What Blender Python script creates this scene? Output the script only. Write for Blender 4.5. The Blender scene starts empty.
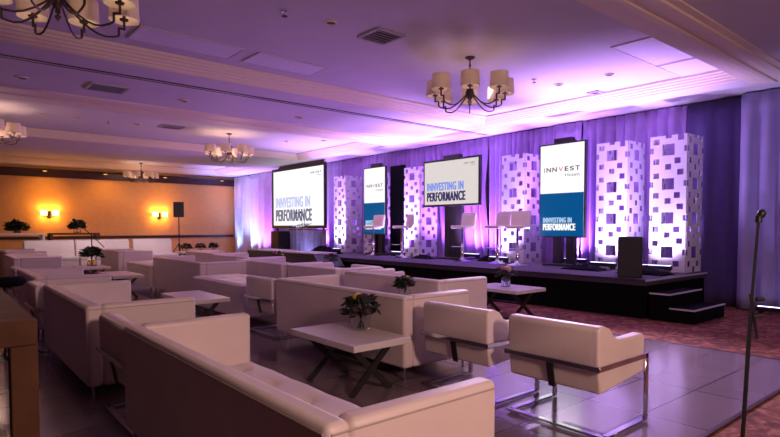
import bpy, bmesh, math, random
from math import sin, cos, pi, radians, tan
from mathutils import Vector, Matrix
random.seed(7)
scene = bpy.context.scene
COL = scene.collection

# ------------------------------------------------------------------ materials
def nt(name):
    m = bpy.data.materials.new(name); m.use_nodes = True
    return m, m.node_tree, m.node_tree.nodes['Principled BSDF']

def mat(name, col, rough=.5, metal=0, spec=.5, noise=0, nscale=8, bump=0, bscale=40, trans=0, coat=0, sheen=0):
    m, t, p = nt(name)
    p.inputs['Base Color'].default_value = (*col, 1)
    p.inputs['Roughness'].default_value = rough
    p.inputs['Metallic'].default_value = metal
    p.inputs['Specular IOR Level'].default_value = spec
    p.inputs['Transmission Weight'].default_value = trans
    p.inputs['Coat Weight'].default_value = coat
    p.inputs['Sheen Weight'].default_value = sheen
    if noise or bump:
        tc = t.nodes.new('ShaderNodeTexCoord')
    if noise:
        n = t.nodes.new('ShaderNodeTexNoise'); n.inputs['Scale'].default_value = nscale; n.inputs['Detail'].default_value = 4
        t.links.new(tc.outputs['Object'], n.inputs['Vector'])
        r = t.nodes.new('ShaderNodeValToRGB')
        a = [max(0, c*(1-noise)) for c in col]; b = [min(1, c*(1+noise)) for c in col]
        r.color_ramp.elements[0].position = .3; r.color_ramp.elements[1].position = .7
        r.color_ramp.elements[0].color = (*a, 1); r.color_ramp.elements[1].color = (*b, 1)
        t.links.new(n.outputs['Fac'], r.inputs['Fac']); t.links.new(r.outputs['Color'], p.inputs['Base Color'])
    if bump:
        n2 = t.nodes.new('ShaderNodeTexNoise'); n2.inputs['Scale'].default_value = bscale; n2.inputs['Detail'].default_value = 3
        t.links.new(tc.outputs['Object'], n2.inputs['Vector'])
        b = t.nodes.new('ShaderNodeBump'); b.inputs['Strength'].default_value = bump; b.inputs['Distance'].default_value = .01
        t.links.new(n2.outputs['Fac'], b.inputs['Height']); t.links.new(b.outputs['Normal'], p.inputs['Normal'])
    return m

def emis(name, col, s):
    m, t, p = nt(name)
    p.inputs['Base Color'].default_value = (0, 0, 0, 1)
    p.inputs['Specular IOR Level'].default_value = .1
    p.inputs['Emission Color'].default_value = (*col, 1)
    p.inputs['Emission Strength'].default_value = s
    return m

def translucent(name, col, w, rough=.6):
    m, t, p = nt(name)
    p.inputs['Base Color'].default_value = (*col, 1); p.inputs['Roughness'].default_value = rough
    tr = t.nodes.new('ShaderNodeBsdfTranslucent'); tr.inputs['Color'].default_value = (*col, 1)
    mx = t.nodes.new('ShaderNodeMixShader'); mx.inputs['Fac'].default_value = w
    out = t.nodes['Material Output']
    t.links.new(p.outputs[0], mx.inputs[1]); t.links.new(tr.outputs[0], mx.inputs[2]); t.links.new(mx.outputs[0], out.inputs['Surface'])
    return m

M = {}
M['leather'] = mat('white_leather', (.77, .66, .62), .42, noise=.04, nscale=3, bump=.12, bscale=25)
M['leather_seam'] = mat('leather_seam', (.45, .39, .37), .5, noise=.05)
M['chrome'] = mat('chrome', (.72, .72, .74), .12, 1, noise=.03)
M['dark_metal'] = mat('dark_metal', (.06, .055, .06), .35, .8, noise=.1)
M['bronze'] = mat('bronze', (.07, .045, .04), .4, .7, noise=.1)
M['black'] = mat('black_plastic', (.012, .012, .014), .45, noise=.2, bump=.1)
M['black_cloth'] = mat('black_cloth', (.003, .003, .005), .9, spec=.12, noise=.2, nscale=20, bump=.3)
M['black_wood'] = mat('black_wood', (.02, .016, .016), .4, noise=.2)
M['tabletop'] = mat('white_laminate', (.72, .66, .64), .35, noise=.03)
M['ceiling'] = mat('ceiling_paint', (.68, .65, .66), .8, noise=.03, nscale=2, bump=.1, bscale=60)
M['crown'] = mat('crown_paint', (.88, .76, .58), .6, noise=.02)
M['panel'] = mat('ceiling_panel_paint', (.85, .83, .87), .6, noise=.02)
M['vent'] = mat('vent_paint', (.5, .47, .5), .5, noise=.05)
M['vent_dark'] = mat('vent_shadow_metal', (.08, .07, .08), .6, noise=.1)
M['wall'] = mat('beige_wallpaper', (.74, .41, .13), .75, noise=.05, nscale=6, bump=.1, bscale=80)
M['wall_unlit'] = mat('wall_unlit', (.12, .08, .07), .8, noise=.05)  # unlit walls: their shade is put into the colour, so they bounce little
M['wood_dark'] = mat('dark_wood', (.045, .018, .014), .35, noise=.3, nscale=5)
M['wood'] = mat('oak_wood', (.1, .042, .02), .6, spec=.2, noise=.25, nscale=6, bump=.1)
M['carpet_stage'] = mat('stage_carpet', (.06, .045, .075), .9, noise=.2, nscale=40, bump=.3, bscale=200)
M['strip'] = mat('edge_strip', (.55, .53, .6), .4, noise=.05)
M['case_top'] = mat('grey_carpet_lid', (.55, .52, .54), .8, noise=.15, nscale=30)
M['drape'] = mat('violet_drape', (.42, .26, .62), .75, noise=.06, nscale=4, sheen=.3)
M['drape_pale'] = mat('pale_drape', (.66, .64, .74), .7, noise=.05, nscale=4, sheen=.3)
M['drape_shaded'] = mat('shaded_violet_drape', (.08, .05, .19), .8, noise=.06, nscale=4, sheen=.2)  # shaded copy of the violet drape, lack of light put into the colour
M['drape_lilac'] = mat('lilac_drape', (.36, .32, .58), .7, noise=.05, nscale=4, sheen=.2)
M['drape_silver'] = mat('silver_drape', (.36, .38, .6), .4, .3, noise=.1)
M['shade'] = translucent('lamp_shade_linen', (.85, .76, .66), .35)
M['tower'] = translucent('perforated_panel', (.9, .87, .94), .15)
M['bulb'] = emis('warm_bulb', (1, .66, .42), 14)
M['can'] = emis('amber_downlight', (1, .55, .12), 3)
M['sconce_glass'] = emis('lit_sconce_glass', (1, .66, .24), 5)
M['led'] = emis('led_lens', (.55, .5, 1), 6)
M['glass'] = mat('vase_glass', (.9, .95, .92), .05, trans=1, noise=.01)
M['acrylic'] = mat('clear_acrylic', (.95, .97, 1), .05, trans=1, noise=.01)
M['leaf'] = mat('leaf', (.02, .035, .012), .6, noise=.4, nscale=30)
M['petal_yellow'] = mat('petal_yellow', (.75, .55, .08), .6, noise=.2, nscale=30)
M['petal_plum'] = mat('petal_plum', (.022, .005, .012), .6, noise=.3, nscale=30)
M['petal_pink'] = mat('petal_pink', (.5, .08, .2), .6, noise=.3, nscale=30)
M['petal_cream'] = mat('petal_cream', (.6, .5, .45), .6, noise=.2, nscale=30)
M['scr_white'] = emis('screen_white', (1, .99, 1), 1.05)
M['scr_cream'] = emis('screen_cream', (.88, .8, .78), .85)
M['scr_blue'] = emis('screen_blue', (.0, .085, .27), 1)
M['t_navy'] = emis('text_navy', (.035, .03, .12), 1)
M['t_grey'] = emis('text_grey', (.1, .08, .13), 1)
M['t_blue'] = emis('text_blue', (.2, .3, .85), 1)
M['t_lilac'] = emis('text_lilac', (.55, .6, .9), 1)
M['t_slate'] = emis('text_slate', (.17, .17, .26), 1)
M['t_pink'] = emis('text_pink', (.9, .25, .32), 1)
M['t_white'] = emis('text_white', (1, 1, 1), 1)
M['t_sky'] = emis('text_sky', (.4, .6, .85), 1)
M['mesh_grille'] = mat('speaker_grille', (.02, .02, .024), .6, noise=.3, nscale=90, bump=.4, bscale=150)

def tile_mat():
    m, t, p = nt('dance_floor_tiles')
    tc = t.nodes.new('ShaderNodeTexCoord'); mp = t.nodes.new('ShaderNodeMapping')
    mp.inputs['Location'].default_value = (-6.8, -1.43, 0)
    t.links.new(tc.outputs['Object'], mp.inputs['Vector'])
    b = t.nodes.new('ShaderNodeTexBrick'); b.offset = 0; b.inputs['Scale'].default_value = 1
    b.inputs['Brick Width'].default_value = .92; b.inputs['Row Height'].default_value = .46
    b.inputs['Mortar Size'].default_value = .007; b.inputs['Mortar Smooth'].default_value = .1; b.inputs['Bias'].default_value = 0
    b.inputs['Color1'].default_value = (.19, .14, .155, 1); b.inputs['Color2'].default_value = (.205, .15, .165, 1); b.inputs['Mortar'].default_value = (.05, .035, .042, 1)
    t.links.new(mp.outputs[0], b.inputs['Vector'])
    t.links.new(b.outputs['Color'], p.inputs['Base Color'])
    n = t.nodes.new('ShaderNodeTexNoise'); n.inputs['Scale'].default_value = 2.5; n.inputs['Detail'].default_value = 3
    t.links.new(tc.outputs['Object'], n.inputs['Vector'])
    mr = t.nodes.new('ShaderNodeMapRange'); mr.inputs['To Min'].default_value = .15; mr.inputs['To Max'].default_value = .18
    t.links.new(n.outputs['Fac'], mr.inputs['Value']); t.links.new(mr.outputs[0], p.inputs['Roughness'])
    p.inputs['IOR'].default_value = 1.9
    p.inputs['Specular IOR Level'].default_value = .7
    return m
M['tiles'] = tile_mat()

def carpet_mat():
    m, t, p = nt('patterned_carpet')
    tc = t.nodes.new('ShaderNodeTexCoord')
    n = t.nodes.new('ShaderNodeTexNoise'); n.inputs['Scale'].default_value = 6; n.inputs['Detail'].default_value = 5; n.inputs['Distortion'].default_value = 1.5
    t.links.new(tc.outputs['Object'], n.inputs['Vector'])
    r = t.nodes.new('ShaderNodeValToRGB'); e = r.color_ramp.elements
    e[0].position = .35; e[0].color = (.075, .018, .012, 1); e[1].position = .62; e[1].color = (.3, .12, .07, 1)
    x = e.new(.5); x.color = (.17, .04, .025, 1)
    t.links.new(n.outputs['Fac'], r.inputs['Fac']); t.links.new(r.outputs['Color'], p.inputs['Base Color'])
    p.inputs['Roughness'].default_value = .95
    n2 = t.nodes.new('ShaderNodeTexNoise'); n2.inputs['Scale'].default_value = 180
    t.links.new(tc.outputs['Object'], n2.inputs['Vector'])
    b = t.nodes.new('ShaderNodeBump'); b.inputs['Strength'].default_value = .4; b.inputs['Distance'].default_value = .01
    t.links.new(n2.outputs['Fac'], b.inputs['Height']); t.links.new(b.outputs['Normal'], p.inputs['Normal'])
    return m
M['carpet'] = carpet_mat()

# ------------------------------------------------------------------ mesh helpers
def BM(): return bmesh.new()

def box(bm, x0, x1, y0, y1, z0, z1, rot=None, org=None):
    vs = [bm.verts.new((x, y, z)) for x in (x0, x1) for y in (y0, y1) for z in (z0, z1)]
    if rot is not None:
        bmesh.ops.rotate(bm, verts=vs, cent=org or ((x0+x1)/2, (y0+y1)/2, (z0+z1)/2), matrix=rot)
    for f in ((0, 1, 3, 2), (4, 6, 7, 5), (0, 4, 5, 1), (2, 3, 7, 6), (0, 2, 6, 4), (1, 5, 7, 3)):
        bm.faces.new([vs[i] for i in f])
    return vs

def bar(bm, a, b, w, h=None, up=(0, 0, 1)):
    a, b = Vector(a), Vector(b); h = h or w
    d = (b-a).normalized(); u = Vector(up)
    if abs(d.dot(u)) > .99: u = Vector((1, 0, 0))
    s = d.cross(u).normalized(); u = s.cross(d).normalized()
    r = []
    for p in (a, b):
        r.append([bm.verts.new(p + s*i*w/2 + u*j*h/2) for i, j in ((-1, -1), (1, -1), (1, 1), (-1, 1))])
    for i in range(4):
        bm.faces.new((r[0][i], r[0][(i+1) % 4], r[1][(i+1) % 4], r[1][i]))
    bm.faces.new(r[0][::-1]); bm.faces.new(r[1])

def tube(bm, pts, r, n=8, caps=True):
    pts = [Vector(p) for p in pts]; rings = []
    rs = r if isinstance(r, (list, tuple)) else [r]*len(pts)
    for i, p in enumerate(pts):
        d = (pts[min(i+1, len(pts)-1)]-pts[max(i-1, 0)]).normalized()
        u = Vector((0, 0, 1)) if abs(d.z) < .95 else Vector((1, 0, 0))
        s = d.cross(u).normalized(); u = s.cross(d).normalized()
        rings.append([bm.verts.new(p + (s*cos(2*pi*k/n)+u*sin(2*pi*k/n))*rs[i]) for k in range(n)])
    for a, b in zip(rings, rings[1:]):
        for k in range(n): bm.faces.new((a[k], a[(k+1) % n], b[(k+1) % n], b[k]))
    if caps:
        bm.faces.new(rings[0][::-1]); bm.faces.new(rings[-1])

def lathe(bm, prof, n=20, org=(0, 0, 0), caps=True):
    rings = [[bm.verts.new((org[0]+r*cos(2*pi*k/n), org[1]+r*sin(2*pi*k/n), org[2]+z)) for k in range(n)] for r, z in prof]
    for a, b in zip(rings, rings[1:]):
        for k in range(n): bm.faces.new((a[k], a[(k+1) % n], b[(k+1) % n], b[k]))
    if caps:
        bm.faces.new(rings[0][::-1]); bm.faces.new(rings[-1])

def prism(bm, poly, a, b, axis='Y'):
    """poly in the plane of the other two axes, extruded along axis from a to b"""
    def P(u, v, w): return {'Y': (u, w, v), 'X': (w, u, v), 'Z': (u, v, w)}[axis]
    A = [bm.verts.new(P(u, v, a)) for u, v in poly]; B = [bm.verts.new(P(u, v, b)) for u, v in poly]
    n = len(poly)
    for i in range(n): bm.faces.new((A[i], A[(i+1) % n], B[(i+1) % n], B[i]))
    bm.faces.new(A[::-1]); bm.faces.new(B)

def obj(name, bm, m, parent=None, loc=(0, 0, 0), rotz=0, bevel=0, seg=3, smooth=None, sub=0):
    bmesh.ops.recalc_face_normals(bm, faces=bm.faces[:])
    me = bpy.data.meshes.new(name); bm.to_mesh(me); bm.free()
    me.materials.append(m)
    o = bpy.data.objects.new(name, me); COL.objects.link(o)
    o.location = loc; o.rotation_euler = (0, 0, rotz)
    if parent: o.parent = parent
    if bevel:
        b = o.modifiers.new('bevel', 'BEVEL'); b.width = bevel; b.segments = seg; b.limit_method = 'ANGLE'; b.angle_limit = radians(40)
        b.harden_normals = False
    if sub:
        s = o.modifiers.new('sub', 'SUBSURF'); s.levels = sub; s.render_levels = sub
    if smooth is None: smooth = bool(bevel or sub)
    if smooth:
        me.polygons.foreach_set('use_smooth', [True]*len(me.polygons))
        if not sub: me.set_sharp_from_angle(angle=radians(50))
    return o

def tag(o, label, cat, group=None, kind=None):
    if label: o['label'] = label
    if cat: o['category'] = cat
    if group: o['group'] = group
    if kind: o['kind'] = kind
    return o

def thing(name, label, cat, loc=(0, 0, 0), rotz=0, group=None):
    o = bpy.data.objects.new(name, None); COL.objects.link(o)
    o.location = loc; o.rotation_euler = (0, 0, rotz); o.empty_display_size = .1
    return tag(o, label, cat, group)

def struct(name, bm, m, **k):
    o = obj(name, bm, m, **k); o['kind'] = 'structure'; return o

KIDS = {}
def dup(root, loc, rotz=0, label=None, group=None):
    def cp(o, par):
        c = o.copy(); COL.objects.link(c)
        if par is not None: c.parent = par
        for ch in list(o.children): cp(ch, c)
        return c
    r = cp(root, None); r.location = loc; r.rotation_euler = (0, 0, rotz)
    if label: r['label'] = label
    if group: r['group'] = group
    return r

def lamp(kind, name, loc, energy, col, **k):
    l = bpy.data.lights.new(name, kind); l.energy = energy; l.color = col
    o = bpy.data.objects.new(name, l); COL.objects.link(o); o.location = loc
    for a, v in k.items():
        if a == 'aim':
            o.rotation_euler = (Vector(v)-Vector(loc)).to_track_quat('-Z', 'Y').to_euler()
        else: setattr(l, a, v)
    return o

# ------------------------------------------------------------------ room
XC = 10.75      # drape plane
YB = 24.0       # warm back wall
ZS, ZT = 3.67, 3.85
XL, YN, XR = -5.0, -9.0, 11.2

bm = BM(); box(bm, XL, XR, YN, YB+.1, -.1, 0); struct('floor', bm, M['carpet'])
bm = BM(); box(bm, -1.0, 6.8, 1.43, 15.0, 0, .012); tag(obj('dance_floor', bm, M['tiles']), None, None, kind='structure')
bm = BM()
for p, q in (((-1.0, 1.43), (6.8, 1.43)), ((6.8, 1.43), (6.8, 15.0))):
    bar(bm, (*p, .008), (*q, .008), .03, .014)
struct('trim_4', bm, M['wood_dark'])
bm = BM(); box(bm, XL, XR+.1, YB, YB+.12, 0, 4); struct('wall_back', bm, M['wall'])
bm = BM(); box(bm, XR, XR+.12, YN, YB, 0, 4); struct('wall_right', bm, M['wall_unlit'])
bm = BM(); box(bm, XL-.12, XL, YN, YB, 0, 4); struct('wall_left', bm, M['wall_unlit'])
bm = BM(); box(bm, XL, XR, YN-.12, YN, 0, 4); struct('wall_front', bm, M['wall_unlit'])
bm = BM(); box(bm, XL, XC-.05, YB-.03, YB, .95, 1.06); box(bm, XL, XC-.05, YB-.045, YB, 1.0, 1.03); struct('trim_1', bm, M['wood_dark'])
bm = BM(); box(bm, XL, XC-.05, YB-.025, YB, 0, .16); struct('baseboard_back', bm, M['wood_dark'])
bm = BM(); prism(bm, [(YB, 3.26), (YB-.04, 3.26), (YB-.05, 3.3), (YB-.1, 3.5), (YB-.14, 3.56), (YB, 3.56)], XL, XC+.3, 'X'); struct('trim_2', bm, M['wood_dark'])

# ceiling: trays between dropped beams
bays = [(-5.4, .2), (3.1, 8.3), (11.9, 16.45), (19.9, 23.3)]
XT0, XT1 = -3.6, 9.72
bm = BM()
box(bm, XL, XR+.1, YN, YB+.1, ZT, ZT+.15)
ys = YN
for a, b in bays:
    box(bm, XL, XR, ys, a, ZS, ZT); ys = b
    box(bm, XL, XT0, a, b, ZS, ZT); box(bm, XT1, XR, a, b, ZS, ZT)
box(bm, XL, XR, ys, YB, ZS, ZT)
struct('ceiling', bm, M['ceiling'])
# crown mouldings: stepped profile (offset from tray edge, z)
def crown(w):
    H_ = ZT-ZS; n = 5; p = [(0, ZT-.004), (w, ZT-.004), (w, ZT-.016)]
    for i in range(n):
        u0 = w*(1-(i+.15)/n); u1 = w*(1-(i+1)/n)
        z0 = ZT-.016-(H_-.02)*((i+.75)/n); z1 = ZT-.016-(H_-.02)*((i+1)/n)
        p += [(u0, z0), (u1+.012, z1+.006), (u1+.004, z1)]
    return p+[(0, ZS+.002)]
for i, (a, b) in enumerate(bays):
    bm = BM()
    prism(bm, [(a+u, z) for u, z in crown(.14 if i == 1 else .36)], XT0, XT1, 'X')
    prism(bm, [(b-u, z) for u, z in crown(.3)], XT0, XT1, 'X')
    prism(bm, [(XT1-u, z) for u, z in crown(.28)], a, b, 'Y')
    struct('trim_%d' % (5+i), bm, M['crown'])
# stepped moulding on the underside of the right-hand beam
bm = BM()
yy_ = [(2.42, .0), (2.42, .02), (2.5, .022), (2.51, .045), (2.6, .05), (2.62, .03), (2.72, .03), (2.73, .055), (2.8, .06), (2.82, .035), (2.93, .03), (2.94, .012), (3.08, .01), (3.08, 0)]
prism(bm, [(y, ZS-d) for y, d in yy_], XT0, XT1+.3, 'X')
struct('trim_10', bm, M['crown'])
# far moulding band of the partition beam
bm = BM()
prism(bm, [(10.75, ZS), (10.77, ZS-.03), (10.9, ZS-.035), (10.92, ZS-.02), (11.25, ZS-.022), (11.27, ZS-.04), (11.6, ZS-.04), (11.62, ZS)], XT0, XT1, 'X')
struct('trim_9', bm, M['crown'])
# folding-partition track in the beam soffit
t = thing('partition_track', 'dark twin-slot folding wall track running along the ceiling beam', 'track', (0, 8.95, ZS))
bm = BM(); box(bm, XT0, 10.6, -.012, .012, -.012, .0); obj('slot', bm, M['black'], t, loc=(0, -.05, 0))
bm = BM(); box(bm, XT0, 10.6, -.012, .012, -.012, .0); obj('slot', bm, M['black'], t, loc=(0, .05, 0))
bm = BM(); box(bm, XT0, 10.6, -.034, .034, -.008, .0); obj('rail', bm, M['vent'], t)

# ------------------------------------------------------------------ ceiling fittings
def ceiling_panel(x0, x1, y0, y1, label):
    t = thing('ceiling_panel', label, 'ceiling panel', ((x0+x1)/2, (y0+y1)/2, ZT), 0, None)
    w, d = (x1-x0)/2, (y1-y0)/2
    bm = BM(); box(bm, -w, w, -d, d, -.012, 0); obj('panel', bm, M['panel'], t)
    bm = BM()
    for a, b in (((-w, -d), (w, -d)), ((w, -d), (w, d)), ((w, d), (-w, d)), ((-w, d), (-w, -d))):
        bar(bm, (*a, -.009), (*b, -.009), .022, .018)
    obj('frame', bm, M['ceiling'], t)
ceiling_panel(7.17, 8.48, 3.27, 3.88, 'larger pale ceiling panel nearest the right beam, left of its twin')
ceiling_panel(8.54, 9.42, 3.27, 3.88, 'smaller pale ceiling panel close to the bright drape edge')
ceiling_panel(2.03, 3.38, 7.15, 7.7, 'pale ceiling panel along the left beam, nearest the near chandelier')
ceiling_panel(3.6, 4.75, 7.15, 7.7, 'pale ceiling panel along the left beam, the farther of the two')

def vent(name, x, y, z, w, d, label, n=5, group=None):
    t = thing(name, label, 'vent', (x, y, z), 0, group)
    bm = BM()
    for a, b in (((-w/2, -d/2), (w/2, -d/2)), ((w/2, -d/2), (w/2, d/2)), ((w/2, d/2), (-w/2, d/2)), ((-w/2, d/2), (-w/2, -d/2))):
        bar(bm, (*a, -.012), (*b, -.012), .04, .024)
    obj('frame', bm, M['vent'], t)
    bm = BM(); box(bm, -w/2+.02, w/2-.02, -d/2+.02, d/2-.02, -.006, 0); obj('backing', bm, M['vent_dark'], t)
    for i in range(n):
        y0 = -d/2 + d*(i+1)/(n+1)
        bm = BM(); box(bm, -w/2+.02, w/2-.02, y0-.012, y0+.012, -.018, -.012, Matrix.Rotation(.6, 3, 'X')); obj('slat', bm, M['vent'], t)
vent('square_vent', 4.5, 5.55, ZT, .42, .42, 'dark square air diffuser on the ceiling between the two near chandeliers')
vent('ceiling_grille', 2.28, 9.9, ZS, .55, .5, 'grey return grille in the beam beside the partition track', 7)
vent('ceiling_grille', 4.6, 13.8, ZT, .5, .42, 'small dark grille in the second ceiling bay')
vent('ceiling_grille', 4.1, 20.6, ZT, .6, .4, 'small dark grille in the ceiling bay by the orange wall')
vent('ceiling_grille', 9.4, 5.35, ZT, .34, .2, 'little grille in the bright ceiling edge above the portrait screen', 3)

def can(x, y, z, label, group, r=.075, lit=None, drop=0):
    t = thing('ceiling_downlight', label, 'downlight', (x, y, z), 0, group)
    bm = BM(); lathe(bm, [(r*.75, -.004), (r*.8, -.02), (r, -.02), (r*1.05, -.002), (r*1.05, 0)], 16, caps=False)
    obj('trim_ring', bm, M['crown'], t, smooth=True)
    bm = BM(); lathe(bm, [(r*.8, -.008), (0.001, -.008)], 16, caps=False); obj('lens', bm, lit or M['vent_dark'], t)
    return t
g = 'unlit recessed downlights in the near ceiling bay'
for x, y in ((3.74, 5.57), (8.33, 5.45), (8.41, 4.58)):
    can(x, y, ZT, 'unlit round recessed downlight in the near white ceiling bay', g)
g = 'unlit recessed downlights in the beam beside the partition track'
for x, y in ((1.13, 10.05), (3.55, 10.0), (5.92, 10.0)):
    can(x, y, ZS, 'unlit round downlight in the beam beside the partition track', g, .09)
g = 'unlit recessed downlights in the second ceiling bay'
for x, y in ((1.93, 14.06), (2.62, 14.06), (3.86, 13.95), (7.85, 14.0), (8.6, 13.2)):
    can(x, y, ZT, 'unlit round recessed downlight in the second ceiling bay', g)
def sprinkler(x, y, label):
    t = thing('sprinkler_head', label, 'sprinkler', (x, y, ZT))
    bm = BM(); lathe(bm, [(.04, 0), (.04, -.01), (.012, -.014), (.012, -.05)], 12); obj('stem', bm, M['chrome'], t)
    bm = BM(); lathe(bm, [(.012, -.05), (.035, -.058), (.035, -.062), (.004, -.062)], 12); obj('deflector', bm, M['bronze'], t)
sprinkler(3.15, 5.63, 'small sprinkler head nearest the near chandelier')
sprinkler(7.74, 5.53, 'small sprinkler head right of the hanging shaded chandelier')
sprinkler(3.23, 14.0, 'small sprinkler head in the second ceiling bay')
# amber spots along the warm wall
for x, w in ((3.32, 'leftmost'), (5.35, 'second from the left'), (7.63, 'third from the left'), (10.1, 'rightmost, by the drape')):
    t = thing('wall_spotlight', 'lit amber spotlight on the dark band over the orange wall, '+w, 'spotlight', (x, YB-.2, 3.5))
    bm = BM(); lathe(bm, [(.05, .05), (.08, .02), (.09, -.03), (.075, -.03)], 16); obj('housing', bm, M['bronze'], t)
    bm = BM(); lathe(bm, [(.074, -.032), (.001, -.04)], 16, caps=False); obj('lens', bm, M['can'], t)
    bm = BM(); box(bm, -.015, .015, .0, .06, .0, .05); obj('bracket', bm, M['bronze'], t)
    lamp('SPOT', 'amber_spot', (x, YB-1.0, 3.6), 62 if x < 6 else 30, (1, .4, .03), aim=(x, YB, 1.2), spot_size=radians(120), spot_blend=1, shadow_soft_size=.06)

# ------------------------------------------------------------------ chandeliers
def make_chandelier(label, loc, rot, group):
    t = thing('chandelier', label, 'chandelier', loc, rot, group)
    bm = BM(); lathe(bm, [(.001, 0), (.07, 0), (.075, -.012), (.05, -.03), (.015, -.04), (.012, -.06)], 20, caps=False); obj('canopy', bm, M['bronze'], t, smooth=True)
    bm = BM(); tube(bm, [(0, 0, -.04), (0, 0, -.3)], .011); lathe(bm, [(.012, -.1), (.022, -.12), (.012, -.14)], 10); obj('stem', bm, M['bronze'], t)
    bm = BM(); lathe(bm, [(.012, -.28), (.05, -.3), (.06, -.33), (.1, -.35), (.105, -.37), (.06, -.4), (.05, -.47), (.065, -.52), (.05, -.57), (.02, -.61), (.025, -.63), (.001, -.66)], 20, caps=False); obj('hub', bm, M['bronze'], t, smooth=True)
    for k in range(8):
        a = 2*pi*k/8
        def P(r, z): return (r*cos(a), r*sin(a), z)
        ar = .56 if k % 2 == 0 else .5
        bm = BM()
        pts = [P(.05, -.53)] + [P(.05+(ar-.1)*s, -.53-.2*sin(pi*.7*s)) for s in (.15, .3, .45, .6, .75, .9, 1)]
        tube(bm, pts, .0095, 6)
        r0 = ar-.05; z0 = pts[-1][2]
        bar(bm, P(r0, z0), P(r0, z0+.07), .016); bar(bm, P(r0-.006, z0+.07), P(ar+.008, z0+.07), .016); bar(bm, P(ar, z0+.07), P(ar, z0+.15), .016)
        arm = obj('arm', bm, M['bronze'], t)
        zc = z0+.15
        bm = BM(); lathe(bm, [(.035, zc), (.04, zc+.012), (.014, zc+.02), (.014, zc+.08)], 12, P(ar, 0)); obj('candle_cup', bm, M['bronze'], arm)
        bm = BM(); lathe(bm, [(.012, zc+.08), (.026, zc+.11), (.024, zc+.14), (.001, zc+.16)], 12, P(ar, 0), caps=False); obj('bulb', bm, M['bulb'], arm, smooth=True)
        bm = BM(); lathe(bm, [(.132, zc+.0), (.122, zc+.205), (.119, zc+.205), (.129, zc+.0), (.132, zc+.0)], 24, P(ar, 0), caps=False); obj('lamp_shade', bm, M['shade'], arm, smooth=True)
    bm = BM(); lathe(bm, [(.02, -.66), (.028, -.675), (.016, -.69), (.001, -.71)], 12, caps=False); obj('finial', bm, M['bronze'], t, smooth=True)
    return t
cg = 'shaded chandeliers under the ceiling'
ch = make_chandelier('large eight-shade chandelier hanging over the sofas before the stage', (6.04, 5.42, ZT), -.05, cg)
CH = [((.88, 5.43, ZT), 'chandelier cropped by the top left corner, drum shades glowing inside'),
      ((6.08, 13.83, ZT), 'chandelier in the second ceiling bay, left of the big projection screen'),
      ((.95, 13.83, ZT), 'chandelier cut by the left edge of the photo above the orange wall'),
      ((6.27, 22.32, ZT-.0), 'farthest small chandelier hanging in front of the orange wall')]
for l, lab in CH: dup(ch, l, .2, lab, cg)

# ------------------------------------------------------------------ sconces
def make_sconce(label, loc, group):
    t = thing('wall_sconce', label, 'sconce', loc, 0, group)
    bm = BM(); box(bm, -.06, .06, -.02, 0, -.18, .1); obj('backplate', bm, M['bronze'], t, bevel=.006)
    bm = BM(); lathe(bm, [(.001, -.17), (.03, -.13), (.02, -.1), (.001, -.08)], 12, (0, -.05, 0), caps=False); obj('finial', bm, M['bronze'], t, smooth=True)
    for s in (-1, 1):
        bm = BM(); tube(bm, [(0, -.03, -.06), (s*.1, -.1, -.12), (s*.2, -.13, -.1), (s*.2, -.13, -.06)], .01, 8); a = obj('arm', bm, M['bronze'], t)
        bm = BM(); lathe(bm, [(.1, -.09), (.12, .11), (.115, .11), (.095, -.09), (.1, -.09)], 20, (s*.19, -.16, .02), caps=False); obj('glass_shade', bm, M['sconce_glass'], a, smooth=True)
    return t
sc = make_sconce('lit two-glass wall sconce at the left of the orange wall', (3.45, YB, 1.9), 'lit sconces on the orange wall')
dup(sc, (7.42, YB, 1.9), 0, 'lit two-glass wall sconce beside the pole-mounted loudspeaker', 'lit sconces on the orange wall')
for x in (3.45, 7.42):
    for s in (-1, 1):
        lamp('POINT', 'sconce_lamp', (x+s*.2, YB-.2, 2.06), 15, (1, .4, .05), shadow_soft_size=.06)
        lamp('POINT', 'sconce_lamp', (x+s*.2, YB-.2, 1.78), 9, (1, .4, .05), shadow_soft_size=.06)

# ------------------------------------------------------------------ drapes
def drape_mesh(y0, y1, x, z0, z1, amp=.11, pitch=.19, seed=1, shear=0, gather=True, axis='Y'):
    rnd = random.Random(seed); bm = BM()
    n = max(24, int((y1-y0)/.022)); rows = 16
    ph = [rnd.uniform(0, 6.28) for _ in range(6)]
    grid = []
    for j in range(rows+1):
        v = j/rows; z = z0+(z1-z0)*v; row = []
        for i in range(n+1):
            u = i/n; y = y0+(y1-y0)*u
            s = y + shear*(1-v)**1.5 + .03*sin(y*1.7+ph[3])*(1-v)
            w = sin(2*pi*s/pitch+ph[0]+.9*sin(s*2.1+ph[1]))
            big = sin(2*pi*s/(pitch*3.3)+ph[2]+.7*sin(s*1.3))
            a = amp*(1.0 if v < .93 else .45)
            f = a*(.65*w+.55*big*(1-.4*v))
            if gather and v > .95: f += .012*sin(2*pi*y/.05)
            yy = y + .012*cos(2*pi*s/pitch+ph[0])*min(1, u*(1-u)*12)
            row.append(bm.verts.new((x+f, yy, z) if axis == 'Y' else (yy, x+f, z)))
        grid.append(row)
    for j in range(rows):
        for i in range(n):
            bm.faces.new((grid[j][i], grid[j][i+1], grid[j+1][i+1], grid[j+1][i]))
    return bm
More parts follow.
